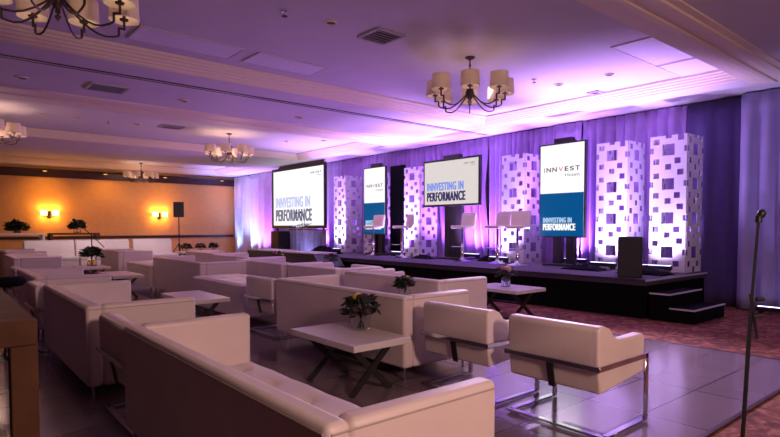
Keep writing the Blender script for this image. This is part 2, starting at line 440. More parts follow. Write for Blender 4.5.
def drape(y0, y1, label, m, x=XC, z0=.02, z1=3.645, seed=1, group=None, **k):
    t = thing('stage_drape', label, 'drape', (x, (y0+y1)/2, 0), 0, group)
    bm = drape_mesh(y0-(y0+y1)/2-.014, y1-(y0+y1)/2+.014, 0, z0, z1, seed=seed, **k)
    o = obj('fabric', bm, m, t, smooth=True)
    sm = o.modifiers.new('solid', 'SOLIDIFY'); sm.thickness = .006
    bm = BM(); tube(bm, [(.05, y0-(y0+y1)/2+.01, z1+.0), (.05, y1-(y0+y1)/2-.01, z1+.0)], .02, 8); obj('pipe', bm, M['dark_metal'], t)
    return t
dg = 'violet pleated drapes behind the stage'
drape(1.0, 3.38, 'pale lilac floor-length drape at the far right behind the microphone stand', M['drape_lilac'], x=XC-.15, seed=3, amp=.075, pitch=.3)
drape(3.42, 4.3, 'dark unlit violet drape right of the last perforated column', M['drape_shaded'], seed=4, amp=.03, pitch=.34, group=dg)
drape(4.34, 6.4, 'violet drape behind the two perforated columns at right', M['drape'], x=XC-.0, seed=5, pitch=.21, group=dg)
drape(6.44, 7.0, 'narrow violet drape with diagonal fold right of the tall portrait screen', M['drape'], x=XC-.06, seed=6, shear=.45, amp=.08, pitch=.26, group=dg)
drape(7.04, 9.0, 'violet drape behind the tall portrait screen nearest the loudspeaker', M['drape'], seed=7, pitch=.17, group=dg)
drape(9.04, 11.3, 'violet drape behind the landscape screen on its black post', M['drape'], seed=8, pitch=.24, shear=.35, group=dg)
drape(11.34, 13.0, 'violet drape between the landscape screen and the small portrait screen', M['drape'], seed=9, pitch=.19, group=dg)
drape(13.04, 15.2, 'violet drape behind the far small portrait screen', M['drape'], seed=10, pitch=.2, group=dg)
drape(15.24, 17.2, 'violet drape right of the projection screen', M['drape'], seed=11, pitch=.22, group=dg)
drape(17.24, 20.0, 'violet drape hanging behind the projection screen', M['drape'], seed=12, pitch=.22, group=dg)
drape(20.04, 21.6, 'violet drape just left of the projection screen', M['drape_pale'], x=XC-.1, seed=13, amp=.14, pitch=.45, group=dg)
drape(21.64, 23.85, 'pale blue-white drape in the far corner beside the orange wall', M['drape_pale'], x=XC-.1, seed=14, amp=.15, pitch=.55)

# ------------------------------------------------------------------ stage
SX0, SX1, SY0, SY1, SZ = 8.25, 10.58, 3.87, 15.2, .61
t = thing('stage_platform', 'long low stage platform with dark carpet top and black skirting', 'stage', (0, 0, 0))
bm = BM(); box(bm, SX0, SX1, SY0, SY1, SZ-.1, SZ); obj('deck', bm, M['carpet_stage'], t, bevel=.008, seg=2)
bm = drape_mesh(SY0+.02, SY1, SX0+.05, .012, SZ-.1, amp=.012, pitch=.12, seed=21, gather=False); obj('front_skirt', bm, M['black_cloth'], t, smooth=True)
bm = drape_mesh(SX0+.05, SX1, SY0+.05, .012, SZ-.1, amp=.012, pitch=.12, seed=22, gather=False, axis='X'); obj('side_skirt', bm, M['black_cloth'], t, smooth=True)
bm = BM(); bar(bm, (SX0-.004, SY0, SZ-.02), (SX0-.004, SY1, SZ-.02), .012, .03); obj('edge_strip', bm, M['dark_metal'], t)
bm = BM(); bar(bm, (SX0, SY0-.004, SZ-.02), (SX1, SY0-.004, SZ-.02), .012, .03); obj('edge_strip', bm, M['strip'], t)
bm = BM()
for y in (4.4, 7, 9.6, 12.2, 14.8):
    for x in (8.6, 10.3): bar(bm, (x, y, 0), (x, y, SZ-.1), .05)
obj('understructure', bm, M['dark_metal'], t)

t = thing('stage_steps', 'two black stage steps with pale edge strips at the right end', 'steps', (8.9, 3.55, 0))
for nm, y0, y1, h in (('lower_step', -.34, -.0, .2), ('upper_step', 0, .3, .4)):
    bm = BM(); box(bm, -.55, .6, y0, y1, 0.001, h); s = obj(nm, bm, M['black_cloth'], t, bevel=.006, seg=2)
    bm = BM(); bar(bm, (-.555, y0-.003, h), (.6, y0-.003, h), .02, .02); bar(bm, (-.555, y0, h), (-.555, y1, h), .02, .02); obj('edge_strip', bm, M['strip'], s)

# ------------------------------------------------------------------ text
def text_mesh(s, w, h, m, parent, cx, cz, name, bold=0, y=0.0):
    """lettering in the screen's local frame: reads along +x, up +z, faces -y"""
    cu = bpy.data.curves.new(name, 'FONT'); cu.body = s; cu.size = 1; cu.offset = min(bold, .018); cu.fill_mode = 'FRONT'; cu.extrude = 0
    if bold: cu.space_character = 1+bold*1.6
    to = bpy.data.objects.new(name, cu); COL.objects.link(to)
    dg_ = bpy.context.evaluated_depsgraph_get()
    me = bpy.data.meshes.new_from_object(to.evaluated_get(dg_))
    bpy.data.objects.remove(to); bpy.data.curves.remove(cu)
    xs = [v.co.x for v in me.vertices]; ys_ = [v.co.y for v in me.vertices]
    x0, x1, y0, y1 = min(xs), max(xs), min(ys_), max(ys_)
    for v in me.vertices:
        v.co = Vector(((v.co.x-x0)/(x1-x0)*w - w/2 + cx, y, (v.co.y-y0)/(y1-y0)*h - h/2 + cz))
    if bold:
        b2 = bmesh.new(); b2.from_mesh(me); src = b2.faces[:]
        for dx in (-bold*.12*h/.2, bold*.12*h/.2):
            r = bmesh.ops.duplicate(b2, geom=src)
            for v in r['geom']:
                if isinstance(v, bmesh.types.BMVert): v.co.x += dx; v.co.y -= .0004 if dx > 0 else .0002
        b2.to_mesh(me); b2.free()
    me.materials.clear(); me.materials.append(m)
    o = bpy.data.objects.new(name, me); COL.objects.link(o); o.parent = parent
    return o

def logo(parent, cx, cz, w, h, y, m):
    # INNVEST with a pink V, letter by letter widths
    L = [('I', .03), ('N', .13), ('N', .13), ('V', .14), ('E', .1), ('S', .11), ('T', .12)]
    tot = sum(a for _, a in L); gap = (1-tot)/(len(L)-1); x = cx-w/2
    k = text_mesh
    for c, a in L:
        if c == 'I':
            bm = BM(); box(bm, x, x+a*w*.6, y-.0004, y+.0004, cz-h/2, cz+h/2); obj('letter', bm, m, parent)
        else:
            text_mesh(c, a*w, h, M['t_pink'] if c == 'V' else m, parent, x+a*w/2, cz, 'letter', .025, y)
        x += (a+gap)*w
    text_mesh('Hotels', w*.4, h*.62, m, parent, cx+w*.3, cz-h*1.35, 'sublogo', 0, y)

def screen_base(t, W, Hh, zc, depth=.07, bez=.03, m=None):
    bm = BM(); box(bm, -W/2, W/2, 0, depth, zc-Hh/2, zc+Hh/2)
    obj('casing', bm, M['black'], t, bevel=.006, seg=2)
    bm = BM(); box(bm, -W/2+bez, W/2-bez, -.004, 0.0, zc-Hh/2+bez, zc+Hh/2-bez)
    return obj('display', bm, m, t)

def portrait(name, label, loc, rotz, W, Hh, zc, baseZ):
    t = thing(name, label, 'screen', loc, rotz)
    d = screen_base(t, W, Hh, zc, m=M['scr_white'])
    b = .03; w = W-2*b; h = Hh-2*b; top = zc+h/2; bot = zc-h/2
    split = bot+h*.47
    bm = BM(); box(bm, -w/2, w/2, -.006, -.004, bot, split); obj('blue_panel', bm, M['scr_blue'], d)
    logo(d, .0, bot+h*.73, w*.82, h*.05, -.0062, M['t_grey'])
    text_mesh('INNVESTING IN', w*.66, h*.058, M['t_sky'], d, -w*.09, bot+h*.175, 'lettering', .1, -.0075)
    text_mesh('PERFORMANCE', w*.74, h*.075, M['t_white'], d, -w*.05, bot+h*.1, 'lettering', .11, -.0075)
    # stand
    bm = BM(); box(bm, -.24, -.06, .09, .2, baseZ+.05, zc+Hh*.3); box(bm, .06, .24, .09, .2, baseZ+.05, zc+Hh*.3); box(bm, -.22, .22, .1, .18, zc-Hh*.2, zc+Hh/2+.05)
    obj('post', bm, M['black'], t)
    bm = BM(); box(bm, -.4, .4, -.05, .38, baseZ, baseZ+.05); obj('base', bm, M['black'], t, bevel=.01)
    bm = BM(); box(bm, -.2, .2, .02, .16, zc+Hh/2-.01, zc+Hh/2+.1); obj('mount_top', bm, M['black'], t, bevel=.01)
    return t

def landscape_text(d, W, Hh, zc, m1, m2, y):
    bot = zc-Hh/2
    text_mesh('INNVESTING IN', W*.69, Hh*.19, m1, d, -W*.10, bot+Hh*.42, 'lettering', .08, y)
    text_mesh('PERFORMANCE', W*.72, Hh*.215, m2, d, -W*.085, bot+Hh*.185, 'lettering', .09, y)
    logo(d, W*.35, bot+Hh*.9, W*.2, Hh*.035, y, M['t_grey'])

# facing the audience = local -y pointed to world -X : rotz = -90deg ; local +x runs to world -Y
R0 = -pi/2
portrait('portrait_screen', 'tall portrait screen showing logo over blue panel, nearest the loudspeaker', (9.75, 6.29, 0), R0-.0, 1.05, 1.9, 2.14, SZ)
portrait('portrait_screen', 'far portrait screen with blue lower half beside the first bar stool', (9.75, 12.35, 0), R0, 1.0, 1.92, 2.15, SZ)
t = thing('landscape_screen', 'landscape screen on a black post in the middle of the stage', 'screen', (9.75, 9.37, 0), R0)
d = screen_base(t, 1.89, 1.16, 2.49, m=M['scr_cream'], bez=.05)
landscape_text(d, 1.79, 1.06, 2.49, M['t_blue'], M['t_navy'], -.006)
bm = BM(); box(bm, -.27, -.09, .09, .2, SZ+.05, 2.6); box(bm, .09, .27, .09, .2, SZ+.05, 2.6); box(bm, -.25, .25, .1, .18, SZ+.05, 3.0); obj('post', bm, M['black'], t)
bm = BM(); box(bm, -.45, .45, -.05, .4, SZ, SZ+.05); obj('base', bm, M['black'], t, bevel=.01)
bm = BM(); box(bm, -.27, .27, .02, .16, 3.06, 3.16); obj('mount_top', bm, M['black'], t, bevel=.01)

t = thing('projection_screen', 'largest white projection screen in black frame beside the corner drapes', 'projection screen', (10.15, 17.3, 0), R0)
Wp, Hp, zp = 3.72, 2.22, 2.47
bm = BM(); box(bm, -Wp/2+.1, Wp/2-.1, -.01, .01, zp-Hp/2+.1, zp+Hp/2-.1); d = obj('display', bm, M['scr_white'], t)
bm = BM()
for a, b in (((-Wp/2, zp-Hp/2+.05), (Wp/2, zp-Hp/2+.05)), ((-Wp/2, zp+Hp/2-.05), (Wp/2, zp+Hp/2-.05))): bar(bm, (a[0], 0, a[1]), (b[0], 0, b[1]), .05, .1)
for x in (-Wp/2+.05, Wp/2-.05): bar(bm, (x, 0, zp-Hp/2+.1), (x, 0, zp+Hp/2-.1), .1, .05)
obj('frame', bm, M['black'], t)
landscape_text(d, Wp-.2, Hp-.2, zp, M['t_lilac'], M['t_slate'], -.013)
for x in (-1.6, 1.6):
    bm = BM(); bar(bm, (x, .06, 0), (x, .06, zp+Hp/2), .06); bar(bm, (x, -.4, .03), (x, .4, .03), .06, .06); obj('leg', bm, M['black'], t)
bm = BM(); prism(bm, [(-1.5, zp+Hp/2), (1.55, zp+Hp/2), (1.7, zp+Hp/2+.1), (1.4, zp+Hp/2+.22), (-1.0, zp+Hp/2+.22)], .02, .09, 'Y'); obj('valance', bm, M['wood_dark'], t)
# silver skirt under it
t = thing('screen_skirt', 'silver pleated skirt hanging under the projection screen', 'drape', (10.2, 16.75, 0))
bm = drape_mesh(-1.25, 1.25, 0, .02, 1.3, amp=.05, pitch=.2, seed=31); o = obj('fabric', bm, M['drape_silver'], t, smooth=True)
bm = BM(); tube(bm, [(0.02, -1.28, 1.31), (0.02, 1.28, 1.31)], .02); obj('pipe', bm, M['dark_metal'], t)
t = thing('black_cabinet', 'dark upright cabinet standing under the projection screen, left of the silver skirt', 'cabinet', (10.1, 18.45, 0))
bm = BM(); box(bm, -.25, .25, -.3, .3, 0, 1.25); obj('body', bm, M['black'], t, bevel=.01)
bm = BM(); box(bm, -.26, -.25, -.26, .26, .1, 1.15); obj('door', bm, M['black_wood'], t)

# tall black panel behind the far portrait screen
t = thing('masking_screen', 'tall black masking panel behind the far portrait screen', 'panel', (10.38, 12.05, SZ))
bm = BM(); box(bm, -.05, .05, -.3, .3, 0, 2.56); obj('cover', bm, M['black_cloth'], t, bevel=.02)
bm = BM(); box(bm, -.18, .18, -.32, .32, 0, .03); obj('base', bm, M['black'], t)

# ------------------------------------------------------------------ perforated columns
def tower_panel(W, rows, cell_w=12):
    """flat perforated panel in the XZ plane, holes cut out of a grid"""
    H0 = rows*.05
    per = 12
    def hole(c, r):
        r2 = r % per
        if 9 <= c < 11 and 0 <= r2 < 2: return True
        if 4 <= c < 8 and 3 <= r2 < 7: return True
        if (c >= 11 or c < 1) and 4 <= r2 < 6: return True
        if 8 <= c < 10 and 8 <= r2 < 10: return True
        if 1 <= c < 3 and 8 <= r2 < 10: return True
        if 1 <= c < 3 and 1 <= r2 < 3: return True
        if 5 <= c < 7 and 10 <= r2 < 12: return True
        return False
    bm = BM(); V = {}
    def v(i, j):
        if (i, j) not in V: V[i, j] = bm.verts.new((-W/2+W*i/cell_w, 0, H0-j*.05))
        return V[i, j]
    for j in range(rows):
        for i in range(cell_w):
            if j == 0 and 5 <= i < 7: continue
            if not hole(i, j): bm.faces.new((v(i, j), v(i+1, j), v(i+1, j+1), v(i, j+1)))
    return bm
def make_tower(label, loc, rotz, group):
    t = thing('perforated_column', label, 'light column', loc, rotz, group)
    W = .62; rows = 48
    for k in (0, 1, 3):
        a = k*pi/2
        bm = tower_panel(W, rows)
        bmesh.ops.transform(bm, matrix=Matrix.Rotation(a, 4, 'Z') @ Matrix.Translation((0, -W/2-.012, 0)), verts=bm.verts)
        p = obj('panel', bm, M['tower'], t)
        s = p.modifiers.new('solid', 'SOLIDIFY'); s.thickness = .008; s.offset = 0
    bm = BM()
    for sx in (-1, 1):
        for sy in (-1, 1): bar(bm, (sx*(W/2-.01), sy*(W/2-.01), 0), (sx*(W/2-.01), sy*(W/2-.01), rows*.05-.05), .018)
    obj('corner_post', bm, M['strip'], t)
    return t
tg = 'white perforated light columns on the stage'
TW = [((10.31, 4.315), 'white perforated column at the far right end of the stage'),
      ((10.31, 5.36), 'white perforated column behind the floor loudspeaker'),
      ((10.31, 7.67), 'white perforated column partly hidden left of the big portrait screen'),
      ((10.31, 11.02), 'white perforated column left of the landscape screen, behind the second bar stool'),
      ((10.31, 12.85), 'perforated column mostly hidden behind the far portrait screen'),
      ((10.31, 14.42), 'white perforated column beside the projection screen')]
tw = make_tower(TW[0][1], (*TW[0][0], SZ), R0, tg)
for (x, y), lab in TW[1:]: dup(tw, (x, y, SZ), R0, lab, tg)

# LED uplights at the column feet and along the drape
def make_up(label, loc, rotz, group):
    t = thing('led_uplight', label, 'stage light', loc, rotz, group)
    bm = BM(); box(bm, -.05, .05, -.26, .26, .05, .12); obj('housing', bm, M['black'], t, bevel=.01)
    bm = BM(); box(bm, -.035, .035, -.24, .24, .12, .124); obj('lens', bm, M['led'], t)
    for s in (-1, 1):
        bm = BM(); box(bm, -.08, .08, s*.2-.015, s*.2+.015, 0, .05); obj('foot', bm, M['black'], t)
    return t
up = make_up('black LED bar uplight at the foot of the column at the right end', (9.78, 4.4, SZ), 0, 'LED bar uplights along the drapes')
UP = [((9.78, 5.4, SZ), 'black LED bar uplight at the foot of the column behind the loudspeaker'),
      ((10.45, 6.4, SZ), 'LED bar uplight behind the big portrait screen'),
      ((9.78, 7.9, SZ), 'LED bar uplight at the foot of the column behind the right-hand stools'),
      ((10.45, 9.3, SZ), 'LED bar uplight behind the landscape screen post'),
      ((9.78, 11.35, SZ), 'LED bar uplight at the foot of the column left of the landscape screen'),
      ((9.78, 14.4, SZ), 'LED bar uplight at the foot of the column by the projection screen'),
      ((10.3, 2.75, 0), 'LED bar uplight on the floor under the pale right drape'),
      ((10.2, 21.0, .0), 'glowing LED bar uplight on the floor by the corner drapes')]
for l, lab in UP: dup(up, l, 0, lab, 'LED bar uplights along the drapes')

# black cable / cloth heaps around the column feet
def heap(label, x, y, z, w, l, h, seed):
    rnd = random.Random(seed); bm = BM(); n, m_ = 10, 18; g_ = []
    for i in range(n+1):
        r = []
        for j in range(m_+1):
            u, v = i/n*2-1, j/m_*2-1
            hh = h*max(0, 1-u*u)*max(0, 1-v*v)**.6*(.75+.45*rnd.random())
            r.append(bm.verts.new((u*w/2*(1+.1*rnd.random()), v*l/2, .006+hh)))
        g_.append(r)
    for i in range(n):
        for j in range(m_): bm.faces.new((g_[i][j], g_[i][j+1], g_[i+1][j+1], g_[i+1][j]))
    o = obj('black_cloth', bm, M['black_cloth'], None, (x, y, z), smooth=True)
    s = o.modifiers.new('s', 'SOLIDIFY'); s.thickness = .006
    tag(o, label, 'cloth', 'black cloth heaps on the stage')
heap('crumpled black cloth heap at the foot of the right-end column', 9.25, 4.35, SZ, .5, .8, .13, 1)
heap('crumpled black cloth heap by the column behind the loudspeaker', 9.3, 5.5, SZ, .4, .8, .1, 2)
heap('crumpled black cloth heap beside the right-hand stools', 9.95, 8.35, SZ, .3, .45, .12, 3)
heap('crumpled black cloth heap at the foot of the column by the projection screen', 9.2, 14.1, SZ, .5, 1.3, .2, 4)
heap('crumpled black cloth heap between landscape screen and second stool', 9.5, 10.05, SZ, .3, .6, .1, 5)

# ------------------------------------------------------------------ loudspeakers
def speaker_parts(t, w, d, h, z0=0):
    bm = BM(); prism(bm, [(-w/2, -d/2), (w/2, -d/2), (w/2*.72, d/2), (-w/2*.72, d/2)], z0, z0+h, 'Z'); obj('cabinet', bm, M['black'], t, bevel=.012)
    bm = BM(); box(bm, -w/2+.02, w/2-.02, -d/2-.008, -d/2, z0+.03, z0+h-.03); gr = obj('grille', bm, M['mesh_grille'], t, bevel=.004)
    for s in (-1, 1):
        bm = BM(); box(bm, s*w*.46-.012, s*w*.46+.012, -.07, .05, z0+h*.52, z0+h*.6); obj('handle', bm, M['black_wood'], t)
t = thing('floor_loudspeaker', 'black loudspeaker standing on the front right corner of the stage', 'loudspeaker', (8.5, 4.24, SZ), radians(-62))
speaker_parts(t, .36, .34, .64)
t = thing('speaker_stand', 'black tripod stand carrying a loudspeaker before the orange wall', 'speaker stand', (7.35, 21.4, 0))
bm = BM(); tube(bm, [(0, 0, .12), (0, 0, 1.78)], .02); lathe(bm, [(.03, 1.05), (.035, 1.08), (.03, 1.12)], 12); lathe(bm, [(.03, .62), (.05, .7), (.03, .78)], 12); obj('pole', bm, M['black'], t)
for k in range(3):
    a = k*2*pi/3+.4
    bm = BM(); tube(bm, [(.03*cos(a), .03*sin(a), .75), (.5*cos(a), .5*sin(a), .02)], .014, 6); tube(bm, [(0.02*cos(a), .02*sin(a), .3), (.27*cos(a), .27*sin(a), .38)], .009, 6); obj('leg', bm, M['black'], t)
t = thing('loudspeaker', 'black loudspeaker on top of a pole near the right sconce', 'loudspeaker', (7.35, 21.4, 1.78), radians(-20))
speaker_parts(t, .38, .34, .58)

# black cases at the far end of the stage
def case(label, x0, x1, y0, y1, h, slope):
    t = thing('equipment_case', label, 'equipment case', ((x0+x1)/2, (y0+y1)/2, 0), 0, 'black cases before the stage end')
    w, l = (x1-x0)/2, (y1-y0)/2
    bm = BM(); prism(bm, [(-l, 0), (-l+slope*.0, h*.55), (-l+slope, h-.03), (l, h-.03), (l, 0)], -w, w, 'X'); obj('body', bm, M['black_wood'], t, bevel=.01)
    bm = BM(); box(bm, -w, w, -l+slope, l, h-.03, h); obj('lid', bm, M['case_top'], t, bevel=.008)
    bm = BM(); box(bm, -w-.012, -w, -.1, .1, h*.5, h*.58); obj('handle', bm, M['dark_metal'], t)
case('black case with grey lid and sloped end, nearest the stage stools', 7.4, 8.12, 11.5, 13.4, .74, .35)
case('black case with grey lid in front of the silver skirt', 7.4, 8.12, 13.7, 15.6, .74, .1)

# clear lectern with gooseneck microphones
t = thing('acrylic_lectern', 'clear acrylic lectern with gooseneck microphones before the projection screen', 'lectern', (9.3, 15.6, 0), R0)
bm = BM(); box(bm, -.25, .25, -.2, .2, 0, .02); obj('base', bm, M['acrylic'], t)
for s in (-1, 1):
    bm = BM(); box(bm, s*.2-.008, s*.2+.008, -.1, .1, .02, 1.45); obj('side_panel', bm, M['acrylic'], t)
bm = BM(); box(bm, -.3, .3, -.22, .2, 1.45, 1.47, Matrix.Rotation(.25, 3, 'X')); obj('reading_top', bm, M['acrylic'], t)
for s in (-.5, 1):
    bm = BM(); tube(bm, [(s*.1, .05, 1.46), (s*.1, .05, 1.6), (s*.13, -.02, 1.78), (s*.16, -.12, 1.86)], .008, 6); g_ = obj('gooseneck', bm, M['black'], t)
    bm = BM(); lathe(bm, [(.001, -.03), (.022, -.02), (.026, .02), (.001, .04)], 10, (s*.16, -.13, 1.87), caps=False); obj('microphone', bm, M['black'], g_)

# ------------------------------------------------------------------ bar stools
def make_stool(label, loc, rot, group):
    t = thing('bar_stool', label, 'bar stool', loc, rot, group)
    bm = BM(); lathe(bm, [(.001, 0.002), (.215, .002), (.215, .012), (.12, .03), (.05, .06), (.03, .1), (.001, .1)], 28, caps=False); obj('base', bm, M['chrome'], t, smooth=True)
    bm = BM(); tube(bm, [(0, 0, .08), (0, 0, .76)], .026, 12); lathe(bm, [(.034, .08), (.034, .4), (.027, .41)], 12); obj('pole', bm, M['chrome'], t, smooth=True)
    bm = BM(); tube(bm, [(0, 0, .34)]+[(.16+.12*cos(a), .15*sin(a), .34) for a in [pi+x*2*pi/16 for x in range(17)]], .009, 6); obj('footrest', bm, M['chrome'], t)
    # seat faces local +x
    bm = BM(); box(bm, -.2, .21, -.2, .2, .76, .83); obj('seat', bm, M['leather'], t, bevel=.03)
    bm = BM(); prism(bm, [(-.21, .775), (-.15, .77), (-.165, .84), (-.2, 1.06), (-.225, 1.13), (-.255, 1.13), (-.265, 1.06), (-.235, .85)], -.21, .21, 'Y'); bk = obj('backrest', bm, M['leather'], t, bevel=.02)
    bm = BM()
    for k in range(1, 6): tube(bm, [(-.154-.0085*k, -.19, .82+.045*k), (-.154-.0085*k, .19, .82+.045*k)], .006, 6)
    obj('quilting', bm, M['leather'], bk)
    return t
bg = 'white bar stools on the stage'
ST = [((9.4, 11.95), 'white bar stool in front of the far portrait screen'),
      ((9.4, 10.75), 'white bar stool second from the far end, before the white column'),
      ((9.45, 8.68), 'white bar stool beneath the landscape screen'),
      ((9.45, 7.66), 'white bar stool overlapped at its right by the nearest stool'),
      ((9.3, 7.02), 'nearest white bar stool, left of the big portrait screen')]
ang = [3.25, 2.75, 3.15, 3.1, 3.45]
s0 = make_stool(ST[0][1], (*ST[0][0], SZ), ang[0], bg)
for ((x, y), lab), a in list(zip(ST, ang))[1:]: dup(s0, (x, y, SZ), a, lab, bg)

# ------------------------------------------------------------------ sofas (facing +x, back at x=0, length along y from 0)
def tuft(bm, x0, x1, y0, y1, z, nx, ny, depth=.034, th=.1):
    """padded slab with dimples, top surface at z"""
    ax, ay = nx*8, ny*8; T = []
    for i in range(ax+1):
        r = []
        for j in range(ay+1):
            u, v = i/ax, j/ay
            du = abs(((u*nx) % 1)-.5)*2; dv = abs(((v*ny) % 1)-.5)*2
            edge = min(u, 1-u, v, 1-v)
            e = min(1, edge*14)
            dz = -depth*max(0, 1-1.9*math.hypot(du, dv))**1.5*1.6 - .03*(1-e)**2 + .006*cos(pi*du)*0
            dz += .008*(du*dv)
            r.append(bm.verts.new((x0+(x1-x0)*u, y0+(y1-y0)*v, z+dz)))
        T.append(r)
    for i in range(ax):
        for j in range(ay): bm.faces.new((T[i][j], T[i+1][j], T[i+1][j+1], T[i][j+1]))
    border = [T[i][0] for i in range(ax+1)]+[T[ax][j] for j in range(1, ay+1)]+[T[i][ay] for i in range(ax-1, -1, -1)]+[T[0][j] for j in range(ay-1, 0, -1)]
    low = [bm.verts.new((p.co.x, p.co.y, z-th)) for p in border]; n = len(border)
    for i in range(n): bm.faces.new((border[i], low[i], low[(i+1) % n], border[(i+1) % n]))
    bm.faces.new(low)
def make_sofa(label, loc, L, rot=0, h=.78, D=.87, group=None, detail=False, th=.12):
    t = thing('sofa', label, 'sofa', loc, rot, group)
    zb = .125
    def panel(name, x0, x1, y0, y1):
        bm = BM(); box(bm, x0, x1, y0, y1, zb, h); return obj(name, bm, M['leather'], t, bevel=.028, seg=3)
    bk = panel('backrest', 0, th, 0, L)
    panel('arm', th-.004, D, 0, th); panel('arm', th-.004, D, L-th, L)
    bm = BM(); box(bm, th, D-.02, th, L-th, zb+.01, .32); obj('base', bm, M['leather'], t, bevel=.015)
    bm = BM(); tuft(bm, th+.005, D-.005, th+.005, L-th-.005, .455, 2, max(2, int(L/.45)), th=.135); obj('seat_cushion', bm, M['leather'], t, smooth=True)
    bm = BM()
    z = h-.032
    for a, b in (((-.0, .02), (-.0, L-.02)), ((.02, 0), (D-.02, 0)), ((.02, L), (D-.02, L))):
        tube(bm, [(a[0], a[1], z), (b[0], b[1], z)], .004, 6)
    obj('piping', bm, M['leather_seam'], t)
    for x in (.05, D-.05):
        for y in (.05, L-.05):
            bm = BM(); tube(bm, [(x, y, 0), (x, y, zb+.01)], .013, 10); obj('leg', bm, M['chrome'], t)
    if detail:
        nx, ny = 2, max(2, int(L/.45))
        for i in range(nx):
            for j in range(ny):
                x = th+.005+(D-th-.01)*(i+.5)/nx; y = th+.005+(L-2*th-.01)*(j+.5)/ny
                bm = BM(); lathe(bm, [(.001, .435), (.012, .433), (.014, .427), (.012, .42)], 10, (x, y, 0), caps=False); obj('tuft_button', bm, M['leather'], t, smooth=True)
        for j in range(ny):
            y = th+(L-2*th)*(j+.5)/ny
            bm = BM(); tube(bm, [(th-.004, y, .63), (th+.004, y, .63)], .013, 10); obj('tuft_button', bm, M['leather'], t)
        bm = BM(); tube(bm, [(.5, L-th-.004, .62), (.5, L-th+.004, .62)], .013, 10); obj('tuft_button', bm, M['leather'], t)
    return t
sg = 'white leather box sofas across the lounge'
make_sofa('nearest white leather sofa, seen from behind with tufted seat showing', (.93, 1.42, 0), 2.34, detail=True, D=.83, th=.1, group=sg)
make_sofa('white leather sofa second from the camera on the left, behind the nearest one', (.93, 4.83, 0), 2.15, group=sg)
make_sofa('white leather sofa with back turned behind the near cross-leg table with flowers', (3.23, 3.66, 0), 2.38, group=sg)
make_sofa('white leather sofa nearest the stage, right of the flower vase', (4.5, 4.5, 0), 1.9, group=sg)
make_sofa('short white sofa in the middle row left of the small vase by the stage', (4.6, 6.75, 0), 1.45, group=sg)
make_sofa('white sofa in the middle row, behind the short sofa toward the corner drapes', (4.55, 8.3, 0), 1.85, group=sg)
make_sofa('white sofa in the middle row farther back, under the corner uplight', (4.95, 10.4, 0), 1.9, group=sg)
make_sofa('farthest white sofa of the middle row, near the table with three plants', (5.15, 12.65, 0), 1.9, group=sg)
make_sofa('white leather sofa with wide back turned beyond the left coffee table', (3.6, 9.47, 0), 2.65, group=sg)
make_sofa('white sofa beyond the wide-backed one, right of the dark plant', (3.7, 15.3, 0), 1.9, group=sg)
make_sofa('white sofa in the left row behind the curved armchair', (.98, 7.98, 0), 1.85, group=sg)
make_sofa('white sofa in the left row, third step back along the left edge', (1.3, 13.5, 0), 2.0, group=sg)
make_sofa('last white sofa of the left row in front of the high tables', (1.45, 16.6, 0), 2.2, group=sg)

# low benches between sofas
def make_bench(label, loc, L, rot=0, h=.6, D=.82):
    t = thing('lounge_bench', label, 'bench', loc, rot, 'low white upholstered benches')
    bm = BM(); box(bm, 0, D, 0, L, .12, h-.1); obj('base', bm, M['leather'], t, bevel=.025)
    bm = BM(); tuft(bm, .0, D, 0, L, h, 2, max(2, int(L/.45)), th=.11); obj('seat_cushion', bm, M['leather'], t, smooth=True)
    for x in (.06, D-.06):
        for y in (.06, L-.06):
            bm = BM(); tube(bm, [(x, y, 0), (x, y, .125)], .014, 10); obj('leg', bm, M['chrome'], t)
make_bench('low white bench behind the left coffee table', (3.3, 7.15, 0), 1.9)
make_bench('low white bench farther back beside the small white table', (3.55, 12.2, 0), 1.7)

# high-backed lounge sofas by the warm wall
def make_lounge(label, loc, L, rot, h=.98, D=.9):
    t = thing('lounge_sofa', label, 'sofa', loc, rot, 'high-backed white sofas by the orange wall')
    bm = BM(); prism(bm, [(0, .12), (.22, .12), (.24, .45), (.16, h-.1), (.1, h), (.02, h), (-.04, h-.06)], 0, L, 'Y'); obj('backrest', bm, M['leather'], t, bevel=.05, seg=4)
    bm = BM(); box(bm, .2, D, 0.01, L-.01, .12, .34); obj('base', bm, M['leather'], t, bevel=.02)
    bm = BM(); box(bm, .22, D+.01, 0.005, L-.005, .34, .47); obj('seat_cushion', bm, M['leather'], t, bevel=.04)
    for x in (.06, D-.06):
        for y in (.06, L-.06):
            bm = BM(); tube(bm, [(x, y, 0), (x, y, .125)], .014, 10); obj('leg', bm, M['chrome'], t)
# rot -90deg: back toward +Y wall, length runs to +X
make_lounge('left half of the long high-backed white sofa by the orange wall', (2.25, 20.1, 0), 1.4, -pi/2)
make_lounge('right half of the long high-backed white sofa by the orange wall', (3.68, 20.1, 0), 1.65, -pi/2)
make_lounge('separate high-backed white sofa beneath the pole loudspeaker', (5.5, 20.3, 0), 1.35, -pi/2)
for o in [o for o in COL.objects if o.name.startswith('lounge_sofa')]:
    o.rotation_euler[2] = pi/2*3
    o.location.x, o.location.y = o.location.x, o.location.y+.6

